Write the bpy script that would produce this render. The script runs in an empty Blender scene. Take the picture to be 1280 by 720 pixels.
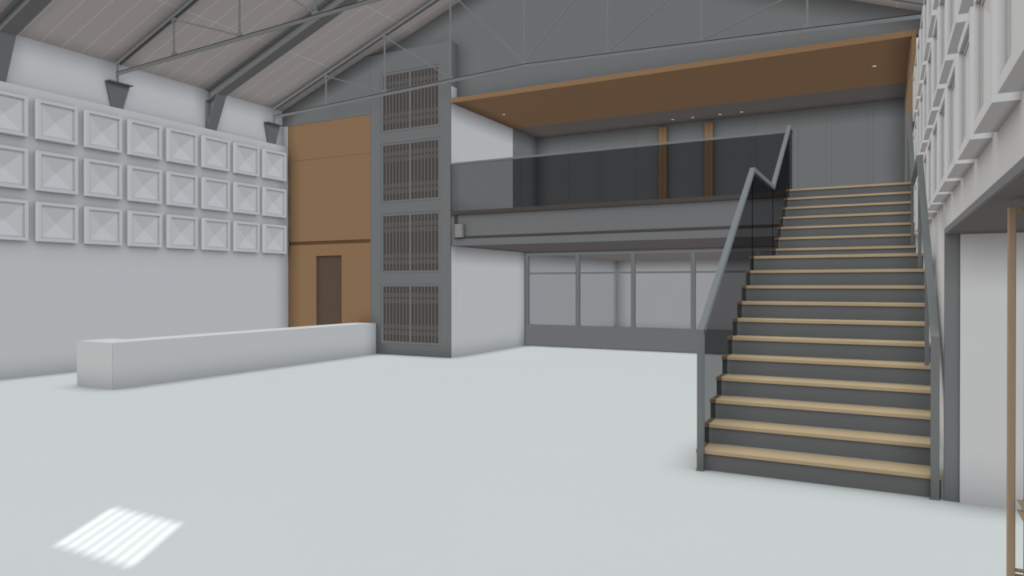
import bpy, bmesh, math, random
from mathutils import Vector, Matrix

scene = bpy.context.scene
COL = scene.collection
random.seed(3)

# ------------------------------------------------------------------ materials
def mat(name, color, rough=0.7, spec=0.15, noise=0.0, scale=8.0, bump=0.0, stretch=None):
    m = bpy.data.materials.new(name)
    m.use_nodes = True
    nt = m.node_tree
    b = nt.nodes['Principled BSDF']
    b.inputs['Base Color'].default_value = (*color, 1)
    b.inputs['Roughness'].default_value = rough
    b.inputs['Specular IOR Level'].default_value = spec
    if noise or bump:
        tc = nt.nodes.new('ShaderNodeTexCoord')
        mp = nt.nodes.new('ShaderNodeMapping')
        if stretch:
            mp.inputs['Scale'].default_value = stretch
        nz = nt.nodes.new('ShaderNodeTexNoise')
        nz.inputs['Scale'].default_value = scale
        nz.inputs['Detail'].default_value = 4
        nt.links.new(tc.outputs['Object'], mp.inputs['Vector'])
        nt.links.new(mp.outputs['Vector'], nz.inputs['Vector'])
        if noise:
            mr = nt.nodes.new('ShaderNodeMapRange')
            mr.inputs['From Min'].default_value = 0.3
            mr.inputs['From Max'].default_value = 0.7
            mr.inputs['To Min'].default_value = 1 - noise
            mr.inputs['To Max'].default_value = 1 + noise
            mx = nt.nodes.new('ShaderNodeVectorMath')
            mx.operation = 'SCALE'
            mx.inputs[0].default_value = color
            nt.links.new(nz.outputs['Fac'], mr.inputs['Value'])
            nt.links.new(mr.outputs['Result'], mx.inputs['Scale'])
            nt.links.new(mx.outputs['Vector'], b.inputs['Base Color'])
        if bump:
            bp = nt.nodes.new('ShaderNodeBump')
            bp.inputs['Strength'].default_value = bump
            bp.inputs['Distance'].default_value = 0.01
            nt.links.new(nz.outputs['Fac'], bp.inputs['Height'])
            nt.links.new(bp.outputs['Normal'], b.inputs['Normal'])
    return m

WHITE = mat('white_plaster', (0.79, 0.815, 0.828), 0.9, 0.05, 0.006, 3)
FLOOR = mat('pale_floor', (0.755, 0.80, 0.79), 0.85, 0.05, 0.006, 0.6)
GREY = mat('grey_paint', (0.245, 0.26, 0.268), 0.8, 0.08, 0.01, 3)
STEEL = mat('grey_steel', (0.235, 0.25, 0.253), 0.6, 0.1, 0.02, 6)
TRUSS = mat('truss_steel', (0.275, 0.292, 0.297), 0.6, 0.1, 0.02, 6)
RAIL = mat('pale_grey_metal', (0.255, 0.277, 0.285), 0.6, 0.1, 0.01, 6)
RISER = mat('grey_riser', (0.225, 0.235, 0.238), 0.7, 0.05, 0.01, 4)
PALE = mat('pale_ceiling', (0.62, 0.62, 0.62), 0.9, 0.05, 0.01, 3)
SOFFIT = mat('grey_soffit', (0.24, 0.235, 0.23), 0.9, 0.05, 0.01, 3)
WOOD = mat('brown_wood', (0.385, 0.24, 0.132), 0.75, 0.1, 0.03, 5, 0.0, (1, 1, 9))
WOODS = mat('brown_wood_soffit', (0.385, 0.24, 0.132), 0.75, 0.1, 0.03, 5, 0.0, (9, 1, 1))
GROOVE = mat('shaded_groove_wood', (0.19, 0.11, 0.052), 0.8, 0.05, 0.03, 5)  # recess shade of the groove put into a darker wood colour
DOORM = mat('dark_brown_door', (0.155, 0.11, 0.078), 0.7, 0.1, 0.03, 4, 0.0, (6, 6, 1))
TREAD = mat('pale_oak_tread', (0.66, 0.51, 0.32), 0.7, 0.05, 0.04, 5, 0.0, (1, 9, 9))
RACKW = mat('rack_wood', (0.46, 0.345, 0.245), 0.7, 0.05, 0.05, 8, 0.0, (6, 6, 1))
DARK_STRIP = mat('dark_brown_strip', (0.105, 0.096, 0.088), 0.7, 0.1, 0.02, 5)  # dark brown strips along top, left and bottom of the fascia web
VOID = mat('unlit_shaft_paint', (0.108, 0.098, 0.092), 0.95, 0.0, 0.02, 4)  # dark colour stands for the unlit depth behind the grilles
BOXG = mat('light_grey_casing', (0.36, 0.37, 0.375), 0.6, 0.15, 0.01, 5)
DARKF = mat('dark_grey_bracket', (0.205, 0.21, 0.214), 0.7, 0.1, 0.02, 6)
LATT = mat('grille_metal', (0.20, 0.198, 0.194), 0.6, 0.15, 0.02, 6)

def glass(name, tint):
    m = bpy.data.materials.new(name)
    m.use_nodes = True
    nt = m.node_tree
    nt.nodes.clear()
    out = nt.nodes.new('ShaderNodeOutputMaterial')
    tr = nt.nodes.new('ShaderNodeBsdfTransparent')
    tr.inputs['Color'].default_value = (*tint, 1)
    nt.links.new(tr.outputs[0], out.inputs['Surface'])
    return m
TINT = glass('smoked_glass', (0.555, 0.555, 0.56))
PANE = glass('grey_pane_glass', (0.80, 0.80, 0.805))

def translucent(name, c):
    m = bpy.data.materials.new(name)
    m.use_nodes = True
    nt = m.node_tree
    nt.nodes.clear()
    out = nt.nodes.new('ShaderNodeOutputMaterial')
    t = nt.nodes.new('ShaderNodeBsdfTranslucent')
    t.inputs['Color'].default_value = (*c, 1)
    nt.links.new(t.outputs[0], out.inputs['Surface'])
    return m
FROST = translucent('added_frosted_glazing', (0.95, 0.96, 0.97))

def emit(name, c, s):
    m = bpy.data.materials.new(name)
    m.use_nodes = True
    b = m.node_tree.nodes['Principled BSDF']
    b.inputs['Base Color'].default_value = (*c, 1)
    b.inputs['Emission Color'].default_value = (*c, 1)
    b.inputs['Emission Strength'].default_value = s
    return m
LENS = emit('lamp_lens', (0.95, 0.85, 0.72), 0.45)

# ceiling boards: pale cover strips every 356 mm and along the slope every 1.93 m
def ceiling_mat():
    m = bpy.data.materials.new('ceiling_boards')
    m.use_nodes = True
    nt = m.node_tree
    b = nt.nodes['Principled BSDF']
    b.inputs['Roughness'].default_value = 0.9
    b.inputs['Specular IOR Level'].default_value = 0.05
    tc = nt.nodes.new('ShaderNodeTexCoord')
    sp = nt.nodes.new('ShaderNodeSeparateXYZ')
    nt.links.new(tc.outputs['Object'], sp.inputs[0])
    def line(sock, off, pitch, width):
        a = nt.nodes.new('ShaderNodeMath'); a.operation = 'SUBTRACT'; a.inputs[1].default_value = off - width / 2
        d = nt.nodes.new('ShaderNodeMath'); d.operation = 'DIVIDE'; d.inputs[1].default_value = pitch
        f = nt.nodes.new('ShaderNodeMath'); f.operation = 'FRACT'
        l = nt.nodes.new('ShaderNodeMath'); l.operation = 'LESS_THAN'; l.inputs[1].default_value = width / pitch
        nt.links.new(sock, a.inputs[0]); nt.links.new(a.outputs[0], d.inputs[0])
        nt.links.new(d.outputs[0], f.inputs[0]); nt.links.new(f.outputs[0], l.inputs[0])
        return l.outputs[0]
    ly = line(sp.outputs['Y'], 6.745 - 356 * 0.1, 0.356, 0.014)
    lx = line(sp.outputs['X'], -11.39 - 19.3, 1.93, 0.015)
    mx = nt.nodes.new('ShaderNodeMath'); mx.operation = 'MAXIMUM'
    nt.links.new(ly, mx.inputs[0]); nt.links.new(lx, mx.inputs[1])
    mc = nt.nodes.new('ShaderNodeMix'); mc.data_type = 'RGBA'
    mc.inputs['A'].default_value = (*CEIL_C, 1)
    mc.inputs['B'].default_value = (*CEIL_L, 1)
    nt.links.new(mx.outputs[0], mc.inputs['Factor'])
    nt.links.new(mc.outputs['Result'], b.inputs['Base Color'])
    return m
CEIL_C = (0.72, 0.705, 0.69)
CEIL_L = (0.98, 0.98, 0.97)
CEIL = ceiling_mat()

# ------------------------------------------------------------------ helpers
def obj(name, bm, m, parent=None, smooth=False):
    bmesh.ops.recalc_face_normals(bm, faces=bm.faces[:])
    me = bpy.data.meshes.new(name)
    bm.to_mesh(me)
    bm.free()
    me.materials.append(m)
    if smooth:
        for p in me.polygons:
            p.use_smooth = True
    o = bpy.data.objects.new(name, me)
    COL.objects.link(o)
    if parent is not None:
        o.parent = parent
        mw = Matrix.Translation(parent.location) if parent.parent is None else Matrix.Translation(parent.parent.location) if parent.type == 'MESH' else Matrix()
        if parent.type == 'EMPTY':
            o.matrix_parent_inverse = Matrix.Translation(parent.location).inverted()
        # mesh parents are at the world origin after their own parent inverse, so nothing to undo
    return o

def thing(name, label, cat, loc=(0, 0, 0), group=None):
    o = bpy.data.objects.new(name, None)
    COL.objects.link(o)
    o.empty_display_size = 0.1
    o.location = loc
    o['label'] = label
    o['category'] = cat
    if group:
        o['group'] = group
    return o

def tag(o, label, cat, group=None):
    o['label'] = label
    o['category'] = cat
    if group:
        o['group'] = group
    return o

def struct(name, bm, m, label=None, cat=None, parent=None):
    o = obj(name, bm, m, parent)
    if parent is None:
        o['kind'] = 'structure'
        if label:
            o['label'] = label
            o['category'] = cat
    return o

def box(bm, x0, x1, y0, y1, z0, z1, bevel=0.0):
    vs = [bm.verts.new((x, y, z)) for x in (x0, x1) for y in (y0, y1) for z in (z0, z1)]
    q = lambda *i: bm.faces.new([vs[k] for k in i])
    fs = [q(0, 1, 3, 2), q(4, 6, 7, 5), q(0, 4, 5, 1), q(2, 3, 7, 6), q(0, 2, 6, 4), q(1, 5, 7, 3)]
    if bevel:
        es = list({e for f in fs for e in f.edges})
        bmesh.ops.bevel(bm, geom=es, offset=bevel, segments=2, affect='EDGES', profile=0.5)
    return bm

def B(*a, **k):
    return box(bmesh.new(), *a, **k)

def prism(bm, pts, axis, a, b):
    """closed polygon pts (2-D) extruded along axis from a to b.  axis Y: pts=(x,z); X: pts=(y,z); Z: pts=(x,y)"""
    def P(p, t):
        return {'Y': (p[0], t, p[1]), 'X': (t, p[0], p[1]), 'Z': (p[0], p[1], t)}[axis]
    va = [bm.verts.new(P(p, a)) for p in pts]
    vb = [bm.verts.new(P(p, b)) for p in pts]
    n = len(pts)
    fa = bm.faces.new(va)
    fb = bm.faces.new(vb[::-1])
    for i in range(n):
        j = (i + 1) % n
        bm.faces.new((va[i], vb[i], vb[j], va[j]))
    if n > 4:
        fa.normal_update()
        fb.normal_update()
        bmesh.ops.triangulate(bm, faces=[fa, fb])
    return bm

def ribbon(pts, h):
    """mitred strip of thickness h around a 2-D polyline -> closed polygon"""
    pts = [Vector(p) for p in pts]
    up, dn = [], []
    for i, p in enumerate(pts):
        d0 = (pts[i] - pts[i - 1]).normalized() if i else None
        d1 = (pts[i + 1] - pts[i]).normalized() if i < len(pts) - 1 else None
        d0 = d0 or d1
        d1 = d1 or d0
        n0 = Vector((-d0.y, d0.x)); n1 = Vector((-d1.y, d1.x))
        m = (n0 + n1).normalized()
        s = h / 2 / max(0.35, m.dot(n0))
        up.append(p + m * s); dn.append(p - m * s)
    return [tuple(p) for p in up + dn[::-1]]

def bar(bm, a, b, w, t):
    """rectangular bar from a to b in the XZ plane (truss members): w in plane, t along Y (centred)"""
    poly = ribbon([(a[0], a[2]), (b[0], b[2])], w)
    return prism(bm, poly, 'Y', a[1] - t / 2, a[1] + t / 2)

def cyl(bm, c, r, z0, z1, n=24):
    return prism(bm, [(c[0] + r * math.cos(2 * math.pi * i / n), c[1] + r * math.sin(2 * math.pi * i / n)) for i in range(n)], 'Z', z0, z1)

# ------------------------------------------------------------------ dimensions
XL, XLU = -13.13, -13.32          # left wall: lower slab face, upper recessed face
XR, XRU = 0.50, 0.69              # right wall
YF, YB = -4.0, 12.8               # front wall, back facade plane
LEDGE, EAVE, PITCH = 5.03, 5.94, 0.37
XC = (XLU + XRU) / 2
RIDGE = EAVE + PITCH * (XC - XLU)
def roof_z(x):
    return RIDGE - PITCH * abs(x - XC)
XI = -8.315                       # white cheek wall of the mezzanine bay
ZM = 3.18                         # mezzanine floor

# ------------------------------------------------------------------ room shell
struct('floor', B(-13.6, 4.6, YF - 0.2, 23.8, -0.2, 0.0), FLOOR, 'pale grey seamless hall floor', 'floor')

bm = bmesh.new()
box(bm, -13.6, XL, YF - 0.2, 13.07, 0, LEDGE)
box(bm, -13.6, XLU, YF - 0.2, YB, LEDGE, EAVE)
box(bm, -13.6, XL, YB, 13.07, LEDGE, 5.548)
struct('wall_left', bm, WHITE, 'white left wall with a projecting lower slab and ledge', 'wall')

bm = bmesh.new()
box(bm, XR, 0.9, 6.06, 17.3, 0, LEDGE)
box(bm, XR, 0.9, YF - 0.2, 6.06, 2.013, LEDGE)
box(bm, XR, 0.9, YF - 0.2, -0.8, 0, 2.013)
box(bm, XRU, 0.9, YF - 0.2, 17.3, LEDGE, EAVE)
struct('wall_right', bm, WHITE, 'white right wall above and beyond the low opening', 'wall')

# side room behind the opening in the right wall
bm = bmesh.new()
box(bm, 0.9, 4.6, 6.05, 6.25, 0, 1.966)
box(bm, 0.497, 0.9, 6.045, 6.06, 0, 1.966)
struct('wall_side_room', bm, WHITE, 'white end wall inside the side room opening', 'wall')
bm = bmesh.new()
box(bm, 4.4, 4.6, -1.0, 6.05, 0, 1.966)
box(bm, 0.9, 4.6, -1.0, -0.8, 0, 1.966)
struct('wall_side_room_far', bm, WHITE)
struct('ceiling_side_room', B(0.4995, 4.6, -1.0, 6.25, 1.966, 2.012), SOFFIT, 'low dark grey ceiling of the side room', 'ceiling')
bm = bmesh.new()
box(bm, 0.40, 0.496, 6.06, 6.105, 0, 2.013)
box(bm, 0.40, 0.499, -0.8, 6.06, 1.972, 2.013)
struct('trim_2', B(0.402, 0.499, -0.8, 6.06, 1.966, 1.9715), SOFFIT, 'dark soffit lining under the portal frame lintel', 'lining')
struct('trim_1', bm, GREY, 'grey portal frame around the low opening in the right wall', 'frame')

# front wall behind the camera, with a barred vent and added frosted fill glazing
VX, VZ0, VZ1 = 0.38, 4.435, 4.87
VCX = 0.02
bm = bmesh.new()
x0, x1 = VCX - VX, VCX + VX
box(bm, -13.6, -11.5, YF - 0.2, YF, 0, EAVE)
box(bm, -11.5, -1.2, YF - 0.2, YF, 0, 0.4)
box(bm, -11.5, -1.2, YF - 0.2, YF, 4.6, EAVE)
box(bm, -1.2, x0, YF - 0.03, YF, 0, EAVE)
box(bm, x0, x1, YF - 0.03, YF, 0, VZ0)
box(bm, x0, x1, YF - 0.03, YF, VZ1, EAVE)
box(bm, x1, 0.9, YF - 0.03, YF, 0, EAVE)
prism(bm, [(-13.6, EAVE), (0.9, EAVE), (XC, RIDGE)], 'Y', YF - 0.2, YF)
struct('wall_front', bm, WHITE)
struct('front_fill_glazing', B(-11.5, -1.2, YF - 0.02, YF - 0.01, 0.4, 4.6), FROST)  # unseen pane added to bring fill light onto the facade
bm = bmesh.new()
for k in range(1, 8):
    x = x0 + (x1 - x0) * k / 8
    box(bm, x - 0.0125, x + 0.0125, YF - 0.025, YF - 0.01, VZ0, VZ1)
struct('window_2', bm, GREY)

# roof
def slope(bm, xa, xb, y0, y1, t=0.10):
    prism(bm, [(xa, roof_z(xa)), (xb, roof_z(xb)), (xb, roof_z(xb) + t), (xa, roof_z(xa) + t)], 'Y', y0, y1)
bm = bmesh.new()
slope(bm, XLU - 0.3, XC, YF - 0.2, 13.3)
struct('ceiling', bm, CEIL, 'grey boarded sloping ceiling with pale joint lines', 'ceiling')
SKX0, SKX1, SKY0, SKY1 = -6.0, -0.1, -3.6, 11.4
bm = bmesh.new()
slope(bm, XC, SKX0, YF - 0.2, 13.3)
slope(bm, SKX1, XRU + 0.3, YF - 0.2, 13.3)
slope(bm, SKX0, SKX1, YF - 0.2, SKY0)
slope(bm, SKX0, SKX1, SKY1, 13.3)
struct('ceiling_right', bm, CEIL, 'right-hand slope of the boarded ceiling', 'ceiling')
bm = bmesh.new()
slope(bm, SKX0, SKX1, SKY0, SKY1, 0.01)
bmesh.ops.translate(bm, vec=(0, 0, 0.05), verts=bm.verts[:])
struct('added_skylight', bm, FROST)  # unseen skylight added in the right slope for overhead daylight

# back facade: grey mass on the left (wood cladding + grille tower), gable behind
bm = bmesh.new()
prism(bm, [(-13.6, 5.55), (-10.525, 5.55), (-10.525, 6.90), (-10.70, roof_z(-10.70) + 0.02), (-13.6, roof_z(-13.6) + 0.02)], 'Y', YB, 13.07)
struct('wall_back_left', bm, GREY, 'grey wall above the wooden cladding', 'wall')
bm = bmesh.new()
prism(bm, [(-10.9, 5.64), (0.9, 5.64), (0.9, EAVE - 0.05), (XC, RIDGE + 0.02), (-10.9, roof_z(-10.9) + 0.02)], 'Y', 13.07, 13.25)
struct('wall_back', bm, GREY, 'grey gable wall above the wooden canopy', 'wall')

bm = bmesh.new()
box(bm, XI - 0.25, XI, 13.07, 15.70, 2.44, 5.6)
box(bm, XI - 0.25, XI, 13.07, 23.5, 0, 2.44)
struct('wall_inner', bm, WHITE, 'white cheek wall beside the grille tower, under and over the mezzanine', 'wall')
bm = bmesh.new()
box(bm, XI - 0.25, XI, 15.70, 17.1, ZM, 5.55)
box(bm, XI - 0.25, 0.9, 17.1, 17.3, ZM, 5.60)
for x in (-7.42, -6.50, -5.58, -2.68, -1.77, -1.08, -0.25):
    box(bm, x - 0.045, x + 0.045, 17.094, 17.1, ZM, 5.49)
box(bm, XI, 0.5, 17.09, 17.1, 5.49, 5.55)
box(bm, 0.394, 0.499, YB + 0.03, 15.705, ZM, 4.348)
box(bm, 0.394, 0.499, 15.705, 17.1, ZM, 5.55)
struct('wall_mezzanine', bm, GREY, 'grey panelled wall at the back of the mezzanine', 'wall')
struct('ceiling_mezzanine', B(XI - 0.25, 0.5, 15.70, 17.3, 5.55, 5.64), SOFFIT, 'dark grey ceiling strip behind the wooden canopy soffit', 'ceiling')

# room behind the glazed partition
bm = bmesh.new()
box(bm, XI - 0.25, 4.6, 23.5, 23.7, 0, 2.44)
box(bm, 4.4, 4.6, 16.3, 23.5, 0, 2.44)
box(bm, 0.9, 4.6, 16.3, 16.5, 0, 2.44)
struct('wall_back_room', bm, WHITE, 'pale walls of the room behind the glazed partition', 'wall')
struct('ceiling_back_room', B(XI - 0.25, 4.6, 16.5, 23.7, 2.44, 2.6), PALE).cycles.ao_distance = 0.1

# mezzanine slab
bm = bmesh.new()
box(bm, XI, 0.5, 12.98, 16.5, 2.44, ZM)
box(bm, XI, 0.5, 16.5, 17.1, 2.6, ZM)
struct('floor_mezzanine', bm, SOFFIT, 'mezzanine floor slab with dark grey underside', 'floor')

# ------------------------------------------------------------------ wooden cladding and door
cl = thing('wood_cladding', 'tall brown wooden wall cladding between left wall and grille tower', 'cladding', (-11.8, YB, 0))
DX0, DX1, DZ = -12.205, -11.393, 2.297
bm = bmesh.new()
box(bm, XL + 0.003, DX0, YB, YB + 0.08, 0, 2.575)
box(bm, DX1, -10.525, YB, YB + 0.08, 0, 2.575)
box(bm, DX0, DX1, YB, YB + 0.08, DZ, 2.575)
obj('lower_panel', bm, WOOD, cl)
obj('dividing_strip', B(XL + 0.003, -10.525, YB + 0.02, YB + 0.08, 2.577, 2.655), GROOVE, cl)['label'] = 'wooden groove strip with painted recess shade'
bm = bmesh.new()
box(bm, XL + 0.003, -10.525, YB, YB + 0.08, 2.657, 4.655)
box(bm, XL + 0.003, -10.525, YB, YB + 0.08, 4.66, 5.545)
obj('upper_panel', bm, WOOD, cl)
bm = bmesh.new()
box(bm, DX0, DX1, YB + 0.05, YB + 0.09, 0.0, DZ)
d1 = struct('door_1', bm, DOORM, 'dark brown door in the wooden cladding behind the low bench', 'door')

# ------------------------------------------------------------------ grille tower
tw = thing('grille_tower', 'tall grey tower with four stacked lattice grilles beside the wooden cladding', 'tower', (-9.42, YB, 0))
GX0, GX1 = -10.165, -8.635
ZG = [(0.307, 1.558), (1.915, 3.168), (3.519, 4.778), (5.127, 6.381)]
bm = bmesh.new()
TX0, TX1 = -10.52, XI + 0.004
box(bm, TX0, GX0 - 0.055, YB, YB + 0.03, 0, 6.90)
box(bm, GX1 + 0.055, TX1, YB, YB + 0.03, 0, 6.90)
zs = [0] + [v for a, b in ZG for v in (a - 0.055, b + 0.055)] + [6.90]
for k in range(0, len(zs), 2):
    box(bm, GX0 - 0.055, GX1 + 0.055, YB, YB + 0.03, zs[k], zs[k + 1])
obj('casing', bm, GREY, tw)
obj('side_panel', B(XI - 0.02, XI, YB + 0.032, 13.068, 0, 5.93), WHITE, tw)['label'] = 'white side of the tower'
bm = bmesh.new()
box(bm, XI - 0.02, XI, YB + 0.032, 13.068, 5.932, 6.90)
box(bm, TX0, XI - 0.021, YB + 0.032, 13.068, 6.88, 6.90)
obj('upper_casing', bm, GREY, tw)
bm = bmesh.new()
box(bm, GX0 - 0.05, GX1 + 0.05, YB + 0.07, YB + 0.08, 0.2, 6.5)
obj('shaft_backing', bm, VOID, tw)['label'] = 'flat dark backing standing for the unlit shaft'
names = ['lowest', 'second', 'third', 'topmost']
for (z0, z1), nm in zip(ZG, names):
    bm = bmesh.new()
    y0, y1 = YB + 0.004, YB + 0.03
    f = 0.05
    box(bm, GX0 - f, GX0, y0, y1, z0 - f, z1 + f)
    box(bm, GX1, GX1 + f, y0, y1, z0 - f, z1 + f)
    box(bm, GX0, GX1, y0, y1, z0 - f, z0)
    box(bm, GX0, GX1, y0, y1, z1, z1 + f)
    g = obj('grille', bm, GREY, tw)
    g['label'] = nm + ' lattice grille of the tower'
    xm = -9.398
    # 8 openings each side of the middle post
    xs = [GX0 + (xm - 0.02 - GX0) * k / 8 for k in range(9)] + [xm + 0.02 + (GX1 - xm - 0.02) * k / 8 for k in range(9)]
    obj('middle_post', B(xm - 0.02, xm + 0.02, YB + 0.002, YB + 0.03, z0, z1), GREY, g)
    for x in xs[1:8] + xs[10:17]:
        obj('vertical_bar', B(x - 0.012, x + 0.012, YB + 0.012, YB + 0.024, z0, z1), LATT, g)
    H = z1 - z0
    for lst in (xs[:9], xs[9:]):
        for h0 in (0.100, 0.676):
            bm = bmesh.new()
            zz = [z0 + H * (h0 + 0.112 * i) for i in range(3)]
            for i in range(8):
                for s in (0, 1):
                    for r in range(2):
                        a, b = (lst[i], lst[i + 1])
                        if (r + s) % 2:
                            a, b = b, a
                        yy = YB + 0.018 + 0.004 * s
                        bar(bm, (a, yy, zz[r]), (b, yy, zz[r + 1]), 0.013, 0.006)
            obj('lattice', bm, LATT, g)

# ------------------------------------------------------------------ coffer panels
def ring_mesh(rings, cap_apex=None):
    bm = bmesh.new()
    loops = []
    for h, v, d in rings:
        loops.append([bm.verts.new((d, sy * h, sz * v)) for sy, sz in ((-1, -1), (1, -1), (1, 1), (-1, 1))])
    for a, b in zip(loops, loops[1:]):
        for i in range(4):
            j = (i + 1) % 4
            bm.faces.new((a[i], a[j], b[j], b[i]))
    if cap_apex is not None:
        p = bm.verts.new((cap_apex, 0, 0))
        for i in range(4):
            bm.faces.new((loops[-1][i], loops[-1][(i + 1) % 4], p))
    return bm
PW, PH = 0.345, 0.347
def dz(d): return PH - (PW - d)
fr_bm = ring_mesh([(PW, PH, 0.0), (PW, PH, 0.1), (0.288, 0.290, 0.1), (0.288, 0.290, 0.076), (0.268, 0.270, 0.076), (0.268, 0.270, 0.068)])
in_bm = ring_mesh([(0.268, 0.270, 0.068)], cap_apex=0.003)
YC = [6.743 + 0.8435 * k - PW - 0.0 for k in range(-5, 8)]
ZC = [2.360 + PH, 3.249 + PH, 4.152 + PH]
rows = ['bottom', 'middle', 'top']
ordn = ['nearest', 'second', 'third', 'fourth', 'fifth', 'sixth', 'seventh', 'eighth', 'ninth', 'tenth', 'eleventh', 'twelfth', 'thirteenth']
proto = None
def place_panel(x, y, z, rz, label, group):
    global proto
    if proto is None:
        t = thing('coffer_panel', label, 'wall panel', (0, 0, 0), group)
        obj('frame', fr_bm, WHITE, t)
        obj('coffer', in_bm, WHITE, t)['label'] = 'sunken pyramid centre'
        for ch in t.children:
            ch.cycles.ao_distance = 0.04
        proto = t
    else:
        t = proto.copy()
        COL.objects.link(t)
        for ch in proto.children:
            c = ch.copy()
            COL.objects.link(c)
            c.parent = t
            c.matrix_parent_inverse = Matrix()
        t['label'] = label
        t['group'] = group
    t.location = (x, y, z)
    t.rotation_euler = (0, 0, rz)
    return t
ncol = 8
for r in range(3):
    for k in range(ncol):
        y = 6.743 + 0.8435 * k - 0.341
        w = ordn[ncol - 1 - k].replace('nearest', 'closest')
        place_panel(XL, y, ZC[r], 0,
                    f'white coffer panel on left wall, {rows[r]} row, {w} to the wooden cladding', 'coffer panels on the left wall')

# right wall: only those that can show in the frame
CAM = Vector((0, 0, 1.6))
yaw, pit, roll = 0.488284399, -0.00495915657, -0.000407370814
fw = Vector((-math.sin(yaw) * math.cos(pit), math.cos(yaw) * math.cos(pit), math.sin(pit)))
rt = Vector((math.cos(yaw), math.sin(yaw), 0))
up = rt.cross(fw)
rt, up = math.cos(roll) * rt + math.sin(roll) * up, -math.sin(roll) * rt + math.cos(roll) * up
FPX = 873.834996
def project(p):
    v = Vector(p) - CAM
    z = v.dot(fw)
    return (640 + FPX * v.dot(rt) / z, 360 - FPX * v.dot(up) / z) if z > 0.05 else None
for r in range(3):
    cols = []
    for k in range(-5, 8):
        y = 6.743 + 0.8435 * k - 0.341
        vis = False
        for yy in (y - PW, y, y + PW):
            for zz in (ZC[r] - PH, ZC[r], ZC[r] + PH):
                q = project((0.4, yy, zz))
                if q and 0 < q[0] < 1278 and 2 < q[1] < 720:
                    vis = True
        if vis:
            cols.append(y)
    for i, y in enumerate(cols):
        w = ordn[i] + (' from the viewer' if i else ' to the viewer')
        place_panel(XR, y, ZC[r], math.pi, f'white coffer panel on right wall, {rows[r]} row, {w}', 'coffer panels on the right wall')

# ------------------------------------------------------------------ portal frames (big steel rafters)
def mirror(x): return 2 * XC - x
def portal(y0, y1, label):
    t = thing('portal_frame', label, 'roof beam', (XLU, y0, LEDGE), 'steel portal frames')
    def i_rafter(sgn):
        X = (lambda x: x) if sgn > 0 else mirror
        bm = bmesh.new()
        xa, xb = XLU, XC
        def strip(d0, d1, ya, yb):
            prism(bm, [(X(xa), roof_z(xa) - d0), (X(xb), roof_z(xb) - d0), (X(xb), roof_z(xb) - d1), (X(xa), roof_z(xa) - d1)], 'Y', ya, yb)
        strip(0.0, 0.025, y0, y1)
        strip(0.025, 0.245, (y0 + y1) / 2 - 0.035, (y0 + y1) / 2 + 0.035)
        strip(0.245, 0.27, y0, y1)
        return bm
    def column(sgn):
        X = (lambda x: x) if sgn > 0 else mirror
        bm = bmesh.new()
        top = (-12.94, roof_z(-12.94) - 0.27)
        bot = (XL - 0.155, LEDGE)
        # sloping inner flange, web and wall flange
        prism(bm, [(X(bot[0]), bot[1]), (X(top[0]), top[1]), (X(top[0] - 0.03), top[1] - 0.012), (X(bot[0] - 0.025), bot[1])], 'Y', y0, y1)
        yc = (y0 + y1) / 2
        prism(bm, [(X(XLU), LEDGE), (X(bot[0] - 0.01), LEDGE), (X(top[0] - 0.03), top[1] - 0.012), (X(XLU), roof_z(XLU) - 0.27)], 'Y', yc - 0.03, yc + 0.03)
        box(bm, min(X(XLU), X(XLU + 0.02)), max(X(XLU), X(XLU + 0.02)), y0, y1, LEDGE, roof_z(XLU) - 0.27)
        return bm
    for s in (1, -1):
        obj('rafter', i_rafter(s), STEEL, t)
        obj('column', column(s), STEEL, t)
portal(10.55, 10.80, 'heavy grey steel rafter between the two trusses, with a tapered column')
portal(6.27, 6.52, 'heavy grey steel rafter at the upper left edge of the picture')

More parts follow.
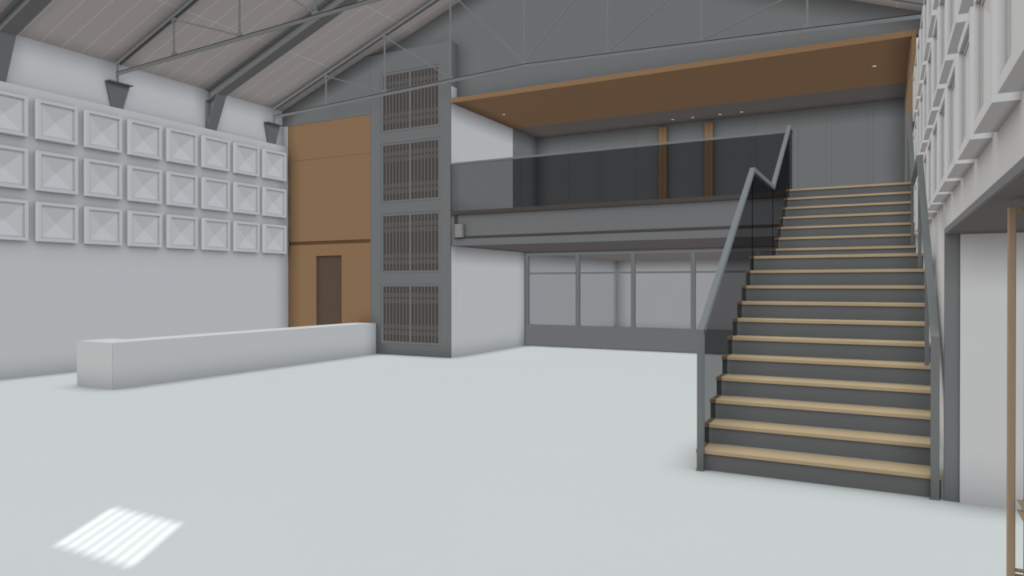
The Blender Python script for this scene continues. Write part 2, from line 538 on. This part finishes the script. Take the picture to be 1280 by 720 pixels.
# ------------------------------------------------------------------ trusses
NX = [-11.52, -9.80, -8.065, XC - 0.02]
def truss(y, label, M):
    t = thing('roof_truss', label, 'truss', (-13.2, y, 5.55), 'light steel trusses')
    xl, xr = -13.20, mirror(-13.20)
    ZE, ZMID = 5.70, 5.945
    def zb(x): return ZE + (ZMID - ZE) * (1 - min(1, abs(x - XC) / (XC - xl)))
    def zt(x): return roof_z(x) - 0.075
    nodes = NX[:3] + [XC] + [mirror(x) for x in NX[2::-1]]
    for a, b in ((xl, XC), (XC, xr)):
        bm = bmesh.new()
        bar(bm, (a, y - 0.02, zt(a)), (b, y - 0.02, zt(b)), 0.07, 0.010)
        bar(bm, (a, y + 0.015, zt(a) + 0.025), (b, y + 0.015, zt(b) + 0.025), 0.012, 0.07)
        bar(bm, (a, y + 0.05, zt(a)), (b, y + 0.05, zt(b)), 0.07, 0.010)
        obj('top_chord', bm, M, t)
    bm = bmesh.new()
    for a, b in ((xl, XC), (XC, xr)):
        bar(bm, (a, y - 0.03, zb(a)), (b, y - 0.03, zb(b)), 0.075, 0.010)
        bar(bm, (a, y + 0.01, zb(a) + 0.032), (b, y + 0.01, zb(b) + 0.032), 0.012, 0.09)
    obj('bottom_chord', bm, M, t)
    for x in (xl, xr):
        obj('end_post', bar(bmesh.new(), (x, y, 5.555), (x, y, zt(x)), 0.03, 0.03), M, t)
    for x in nodes:
        bm = bmesh.new()
        bar(bm, (x, y, zb(x)), (x, y, zt(x)), 0.03, 0.025)
        obj('vertical', bm, M, t)
        obj('gusset_plate', B(x - 0.06, x + 0.06, y - 0.02, y + 0.02, zb(x) + 0.038, zb(x) + 0.105), M, t)
        obj('gusset_plate', B(x - 0.05, x + 0.05, y - 0.018, y + 0.018, zt(x) - 0.10, zt(x) - 0.036), M, t)
    for i in range(3):
        for X in (lambda v: v, mirror):
            a = (X(nodes[i]), y, zt(nodes[i]) - 0.06)
            b = (X(nodes[i + 1]), y, zb(nodes[i + 1]) + 0.07)
            bm = bmesh.new()
            bar(bm, a, b, 0.022, 0.022)
            obj('diagonal', bm, M, t)
truss(8.45, 'light grey steel truss in front of the heavy rafter, at upper left', STEEL)
truss(12.42, 'light grey steel truss crossing just before the grey gable wall', TRUSS)

def bracket(y, label):
    t = thing('wall_bracket', label, 'bracket', (XLU, y, LEDGE), 'brackets under the trusses')
    bm = bmesh.new()
    w = [(y - 0.235, 5.539), (y + 0.245, 5.539), (y + 0.095, LEDGE), (y - 0.115, LEDGE)]
    prism(bm, w, 'X', XLU, XLU + 0.035)
    obj('gusset', bm, DARKF, t)
    bm = bmesh.new()
    box(bm, XLU, XLU + 0.15, y - 0.24, y + 0.255, 5.540, 5.555)
    obj('cap_plate', bm, DARKF, t)
bracket(8.51, 'tapered dark bracket holding the nearer truss on the left wall')
bracket(12.44, 'tapered dark bracket in the back left corner, above the last panel')

# ------------------------------------------------------------------ low bench
bm = bmesh.new()
prism(bm, [(-11.265, 6.53), (-10.345, 6.53), (-10.345, 12.785), (-10.90, 12.785), (-10.90, 7.09), (-11.265, 7.09)], 'Z', 0, 0.712)
bmesh.ops.recalc_face_normals(bm, faces=bm.faces[:])
es = [e for e in bm.edges if len(e.link_faces) == 2 and e.calc_face_angle() > 0.3 and max(v.co.z for v in e.verts) > 0.1]
bmesh.ops.bevel(bm, geom=es, offset=0.005, segments=2, affect='EDGES')
tag(obj('low_bench', bm, WHITE), 'long low white L-shaped plinth standing on the floor beside the left wall', 'plinth')

# ------------------------------------------------------------------ canopy
cp = thing('wood_canopy', 'wide brown wooden canopy over the mezzanine', 'canopy', (-4, YB, 5.54))
obj('fascia_board', B(XI + 0.006, 0.454, YB - 0.01, YB + 0.025, 5.54, 5.64), WOODS, cp)
bm = bmesh.new()
xs = [XI + 0.006, -6.15, -3.98, -1.80, 0.394]
for a, b in zip(xs, xs[1:]):
    box(bm, a + 0.0008, b - 0.0008, YB + 0.025, 15.70, 5.55, 5.64)
box(bm, xs[0], xs[-1], YB + 0.025, 15.70, 5.553, 5.64)
obj('soffit_panel', bm, WOODS, cp)
obj('side_panel', B(0.394, 0.454, YB - 0.01, 15.70, 4.35, 5.54), WOOD, cp)
for x, y, lb in ((-0.15, 14.24, 'right end of the wooden soffit'), (-7.778, 14.25, 'left end of the wooden soffit'),
                 (-4.452, 16.58, 'dark strip, leftmost of four'), (-3.982, 16.59, 'dark strip, second of four from left'),
                 (-3.351, 16.59, 'dark strip, third of four from left'), (-2.868, 16.59, 'dark strip, rightmost of four')):
    t = thing('downlight', f'small round downlight in the {lb}', 'downlight', (x, y, 5.55), 'recessed downlights')
    bm = bmesh.new()
    n = 24
    prof = [(0.034, 5.549), (0.050, 5.549), (0.050, 5.542), (0.036, 5.540)]
    L = [[bm.verts.new((x + r * math.cos(2 * math.pi * i / n), y + r * math.sin(2 * math.pi * i / n), z)) for i in range(n)] for r, z in prof]
    for a in range(4):
        for i in range(n):
            bm.faces.new((L[a][i], L[a][(i + 1) % n], L[(a + 1) % 4][(i + 1) % n], L[(a + 1) % 4][i]))
    obj('trim_ring', bm, BOXG, t)
    obj('lens', cyl(bmesh.new(), (x, y), 0.035, 5.543, 5.549), LENS, t)

# timber posts on the mezzanine back wall
for x0, x1, w in ((-4.915, -4.725, 'left'), (-3.795, -3.605, 'right')):
    bm = bmesh.new()
    box(bm, x0, x1, 17.0, 17.078, ZM, 5.485)
    box(bm, (x0 + x1) / 2 - 0.012, (x0 + x1) / 2 + 0.012, 16.992, 17.0, ZM, 5.485)
    t = tag(obj('timber_post', bm, WOOD), f'{w} of two orange brown timber posts on the mezzanine back wall', 'post', 'timber posts')

# ------------------------------------------------------------------ mezzanine fascia
fb = thing('fascia_beam', 'grey fascia beam along the mezzanine edge with dark brown strips', 'beam', (XI, YB, 2.44))
X0, X1 = XI + 0.006, 0.394
obj('top_strip', B(X0, X1, YB, 12.98, 3.108, 3.192), DARK_STRIP, fb)['label'] = 'dark brown top strip'
bm = bmesh.new()
box(bm, -8.165, X1, YB + 0.06, 12.975, 2.644, 3.106)
obj('web_panel', bm, GREY, fb)
obj('side_strip', B(-8.253, -8.167, YB + 0.05, 12.975, 2.588, 3.106), DARK_STRIP, fb)
obj('end_strip', B(X0, -8.255, YB + 0.05, 12.975, 2.588, 3.106), BOXG, fb)
obj('lower_strip', B(-8.165, X1, YB + 0.05, 12.975, 2.588, 2.642), DARK_STRIP, fb)
obj('lower_panel', B(X0, X1, YB + 0.03, 12.975, 2.44, 2.586), GREY, fb)
jb = thing('junction_box', 'small light grey box on the left end of the mezzanine fascia', 'junction box', (-8.09, YB, 2.61))
obj('casing', B(-8.19, -7.99, YB - 0.03, YB + 0.05, 2.612, 2.905, bevel=0.008), BOXG, jb)
obj('lid', B(-8.18, -8.00, YB - 0.036, YB - 0.03, 2.622, 2.895), BOXG, jb)

# ------------------------------------------------------------------ balustrade
bl = thing('glass_balustrade', 'smoked glass balustrade along the mezzanine edge', 'balustrade', (-4.9, YB, ZM))
obj('handrail', B(X0, -1.425, YB - 0.015, YB + 0.03, 4.194, 4.236, bevel=0.004), RAIL, bl)
xs = [X0 + 0.002, -6.60, -4.88, -3.16, -1.43]
for a, b in zip(xs, xs[1:]):
    obj('glass_panel', B(a + 0.001, b - 0.001, YB, YB + 0.012, 3.194, 4.19), TINT, bl)

# ------------------------------------------------------------------ staircase
HR = 3.177 / 18
GO1, GO2 = 0.272, 0.2775
YN = [None] + [6.08 + GO1 * i for i in range(11)] + [10.72 + GO2 * i for i in range(7)]   # nosing of tread 1..18
SX0, SX1 = -1.43, 0.388
st = thing('staircase', 'straight grey staircase with pale oak treads and a landing', 'staircase', (-0.5, 6.1, 0))
TT = 0.035
for i in range(1, 19):
    z = HR * i
    y1 = (YN[i + 1] + 0.02) if i < 18 else YB - 0.012
    obj('tread', B(SX0, SX1, YN[i], y1, z - TT, z, bevel=0.004), TREAD, st)
    zb = HR * (i - 1) if i > 1 else 0.0
    obj('riser', B(SX0 + 0.004, SX1 - 0.004, YN[i] + 0.02, YN[i] + 0.04, zb, z - TT), RISER, st)
for a, b in ((SX0 + 0.02, SX0 + 0.05), (SX1 - 0.05, SX1 - 0.02)):
    f1 = [(YN[2] + 0.06, 0.0), (YN[2] + 0.06, HR - 0.07), (YN[11] + 0.04, HR * 10 - 0.07), (YN[11] + 0.04, HR * 10 - 0.36), (YN[2] + 0.50, 0.0)]
    f2 = [(YN[12] + 0.06, HR * 11 - 0.28), (YN[12] + 0.06, HR * 11 - 0.07), (YN[18] + 0.04, HR * 17 - 0.07), (YN[18] + 0.04, HR * 17 - 0.36)]
    obj('stringer', prism(bmesh.new(), f1, 'X', a, b), RISER, st)
    obj('stringer', B(a, b, YN[11] + 0.05, YN[12] + 0.015, HR * 11 - TT - 0.25, HR * 11 - TT - 0.002), RISER, st)
    obj('stringer', prism(bmesh.new(), f2, 'X', a, b), RISER, st)

def rail_path():
    return [(6.105, 1.185), (8.745, 2.972), (10.475, 2.972), (12.42, 4.213), (12.77, 4.213)]
def make_rail(xc, label, left):
    t = thing('stair_railing', label, 'railing', (xc, 6.1, 0))
    w = 0.028
    obj('newel_post', B(xc - w, xc + w, 6.045, 6.098, 0, 1.215, bevel=0.004), RAIL if False else STEEL, t)
    obj('base_foot', B(xc - w - 0.006, xc + w + 0.004, 6.04, 6.098, 0, 0.012), STEEL, t)
    pts = [(6.07, 1.19)] + rail_path()[1:]
    if not left:
        pts = pts[:-1]
    obj('handrail', prism(bmesh.new(), ribbon(pts, 0.05), 'X', xc - w, xc + w), RAIL, t)
    return t
rl = make_rail(-1.385, 'left stair railing with smoked glass infill, facing the hall', True)
def zrail(y):
    p = [(6.07, 1.19)] + rail_path()[1:]
    for a, b in zip(p, p[1:]):
        if a[0] <= y <= b[0]:
            return a[1] + (b[1] - a[1]) * (y - a[0]) / (b[0] - a[0])
    return p[-1][1]
def infill(ya, yb):
    top = [y for y in (8.745, 10.475, 12.42) if ya < y < yb]
    poly = [(ya, zrail(ya) - 0.03)] + [(y, zrail(y) - 0.03) for y in top] + [(yb, zrail(yb) - 0.03)]
    low = []
    def tread_at(y):
        k = 0
        for i in range(1, 19):
            if y >= YN[i] - 1e-6:
                k = i
        return k
    k0, k1 = tread_at(ya), tread_at(yb - 1e-3)
    low.append((ya, HR * k0 + 0.003))
    for i in range(k0 + 1, k1 + 1):
        low.append((YN[i] - 0.004, HR * (i - 1) + 0.003))
        low.append((YN[i] - 0.004, HR * i + 0.003))
    low.append((yb, HR * k1 + 0.003))
    return prism(bmesh.new(), poly + low[::-1], 'X', -1.386, -1.374)
for a, b in ((6.10, 8.70), (8.705, 10.44), (10.445, 12.42), (12.425, 12.765)):
    obj('glass_panel', infill(a, b), TINT, rl)
rr = make_rail(0.342, 'right stair railing of bare grey posts, beside the coffer wall', False)
for y in (7.19, 8.62, 10.80, 12.41):
    k = max(i for i in range(1, 19) if YN[i] <= y - 0.02)
    obj('post', B(0.325, 0.359, y - 0.02, y + 0.02, HR * k + 0.001, zrail(y) - 0.025), STEEL, rr)

# ------------------------------------------------------------------ glazed partition under the mezzanine
gp = thing('glazed_partition', 'grey framed glazed partition under the mezzanine', 'partition', (-4, 16.35, 0))
YP = 16.35
mull = [(XI + 0.004, -8.212), (-6.868, -6.768), (-5.417, -5.321), (-3.968, -3.864), (-2.513, -2.42), (-1.06, -0.965), (0.39, 0.495)]
for a, b in mull:
    obj('mullion', B(a, b, YP, YP + 0.08, 0.56, 2.345), GREY, gp)
obj('sill_panel', B(mull[0][0], 0.495, YP, YP + 0.08, 0.0, 0.56), GREY, gp)
obj('head_rail', B(mull[0][0], 0.495, YP, YP + 0.08, 2.345, 2.437), GREY, gp)
for (a, b), (c, d) in zip(mull, mull[1:]):
    obj('transom', B(b, c, YP + 0.01, YP + 0.07, 1.868, 1.913), GREY, gp)
    obj('pane', B(b, c, YP + 0.035, YP + 0.045, 1.913, 2.345), PANE, gp)
    obj('pane', B(b, c, YP + 0.035, YP + 0.045, 0.56, 1.868), PANE, gp)

# ------------------------------------------------------------------ wooden rack at the right edge
S = 2.95 / 3.1
def RX(x): return x * S
def RZ(z): return 1.6 + (z - 1.6) * S
rk = thing('wooden_rack', 'slim wooden rack standing in the low opening at the right edge', 'rack', (RX(0.505), RX(3.78), 0))
ya, yb = RX(3.775), RX(3.775) + 0.03
zt = RZ(1.944)
obj('upright', B(RX(0.490), RX(0.519), ya, yb, 0, zt, bevel=0.003), RACKW, rk)
obj('upright', B(1.10, 1.13, ya, yb, 0, zt, bevel=0.003), RACKW, rk)
obj('top_rail', B(RX(0.519), 1.10, ya, yb, zt - 0.02, zt), RACKW, rk)
for zc in (RZ(0.337), RZ(0.312)):
    obj('lower_rail', B(RX(0.519), 1.10, ya + 0.005, yb - 0.005, zc - 0.012, zc - 0.002), RACKW, rk)
yc, yd = ya - 0.006, yb - 0.002
obj('front_upright', B(RX(0.546), RX(0.546) + 0.032, yc - 0.03, yc, 0, RZ(1.975), bevel=0.003), RACKW, rk)
obj('front_upright', B(1.04, 1.072, yc - 0.03, yc, 0, RZ(1.975), bevel=0.003), RACKW, rk)
for zc in (RZ(0.651), RZ(0.607)):
    x = RX(0.546)
    obj('tray_lip', prism(bmesh.new(), [(x - 0.024, zc), (1.04, zc - 0.004), (1.04, zc - 0.05), (x, zc - 0.05)], 'Y', yc - 0.028, yc - 0.004), RACKW, rk)

# ------------------------------------------------------------------ light
SKY_LO, SKY_HI = 0.14, 0.905
# daylight: a sky that is brightest overhead and darker towards the ground, a little cooler
# on the right-hand (+X) side; its ambient share reaches the surfaces through Cycles' fast GI
w = bpy.data.worlds.new('World')
scene.world = w
w.use_nodes = True
nt = w.node_tree
bg = nt.nodes['Background']
tc = nt.nodes.new('ShaderNodeTexCoord')
sp = nt.nodes.new('ShaderNodeSeparateXYZ')
nt.links.new(tc.outputs['Generated'], sp.inputs[0])
mz = nt.nodes.new('ShaderNodeMapRange')
mz.inputs['From Min'].default_value = -1
mz.inputs['From Max'].default_value = 1
mz.inputs['To Min'].default_value = SKY_LO
mz.inputs['To Max'].default_value = SKY_HI
nt.links.new(sp.outputs['Z'], mz.inputs['Value'])
my = nt.nodes.new('ShaderNodeMapRange')
my.inputs['From Min'].default_value = -1
my.inputs['From Max'].default_value = 1
my.inputs['To Min'].default_value = 1.13
my.inputs['To Max'].default_value = 0.87
nt.links.new(sp.outputs['Y'], my.inputs['Value'])
ms = nt.nodes.new('ShaderNodeMath')
ms.operation = 'MULTIPLY'
nt.links.new(mz.outputs['Result'], ms.inputs[0])
nt.links.new(my.outputs['Result'], ms.inputs[1])
czr = nt.nodes.new('ShaderNodeMapRange')
czr.inputs['From Min'].default_value = -1
czr.inputs['From Max'].default_value = 1
nt.links.new(sp.outputs['Z'], czr.inputs['Value'])
cz = nt.nodes.new('ShaderNodeMix')
cz.data_type = 'RGBA'
cz.inputs['A'].default_value = (1.12, 0.985, 0.94, 1)
cz.inputs['B'].default_value = (0.985, 1.005, 1.0, 1)
nt.links.new(czr.outputs['Result'], cz.inputs['Factor'])
mxr = nt.nodes.new('ShaderNodeMapRange')
mxr.inputs['From Min'].default_value = -1
mxr.inputs['From Max'].default_value = 1
nt.links.new(sp.outputs['X'], mxr.inputs['Value'])
cm = nt.nodes.new('ShaderNodeMix')
cm.data_type = 'RGBA'
cm.inputs['A'].default_value = (1.015, 1.0, 0.965, 1)
cm.inputs['B'].default_value = (0.935, 1.0, 1.065, 1)
nt.links.new(mxr.outputs['Result'], cm.inputs['Factor'])
cx = nt.nodes.new('ShaderNodeMix')
cx.data_type = 'RGBA'
cx.blend_type = 'MULTIPLY'
cx.inputs['Factor'].default_value = 1
nt.links.new(cm.outputs['Result'], cx.inputs['A'])
nt.links.new(cz.outputs['Result'], cx.inputs['B'])
nt.links.new(cx.outputs['Result'], bg.inputs['Color'])
nt.links.new(ms.outputs[0], bg.inputs['Strength'])
w.cycles.sampling_method = 'NONE'
w.light_settings.distance = 0.45

sd = bpy.data.lights.new('sun', 'SUN')
sd.energy = 4.3
sd.angle = math.radians(0.42)
so = bpy.data.objects.new('sun', sd)
COL.objects.link(so)
el = math.radians(30)
d = Vector((-0.538 * math.cos(el), 0.843 * math.cos(el), -math.sin(el)))
so.rotation_euler = d.to_track_quat('-Z', 'Y').to_euler()
so.location = (2, -8, 8)

# thin steelwork, grilles and framing catch close contact shade only
def reach(o, d):
    if o.type == 'MESH':
        o.cycles.ao_distance = d
    for ch in o.children:
        reach(ch, d)
for o in list(COL.objects):
    if o.parent is None:
        n = o.name.split('.')[0]
        if n in ('portal_frame', 'roof_truss'):
            reach(o, 0.08)
        elif n == 'wall_bracket':
            reach(o, 0.10)
        elif n == 'glazed_partition':
            reach(o, 0.06)
        elif n == 'grille_tower':
            for g in o.children:
                if g.name.split('.')[0] in ('grille', 'shaft_backing'):
                    reach(g, 0.02)

# ------------------------------------------------------------------ camera
cd = bpy.data.cameras.new('camera')
cd.sensor_width = 36
cd.lens = 36 * FPX / 1280
cd.clip_end = 200
cam = bpy.data.objects.new('camera', cd)
COL.objects.link(cam)
R = Matrix((rt, up, -fw)).transposed()
cam.matrix_world = Matrix.Translation(CAM) @ R.to_4x4()
scene.camera = cam

scene.view_settings.view_transform = 'Standard'
scene.view_settings.look = 'None'
scene.view_settings.exposure = 0.0
scene.view_settings.gamma = 1.0
scene.view_settings.use_curve_mapping = False
c = scene.cycles
c.max_bounces = 12
c.diffuse_bounces = 8
c.transparent_max_bounces = 16
c.use_denoising = True
c.sample_clamp_indirect = 6
c.use_fast_gi = True
c.fast_gi_method = 'REPLACE'
c.ao_bounces_render = 1
c.ao_bounces = 1
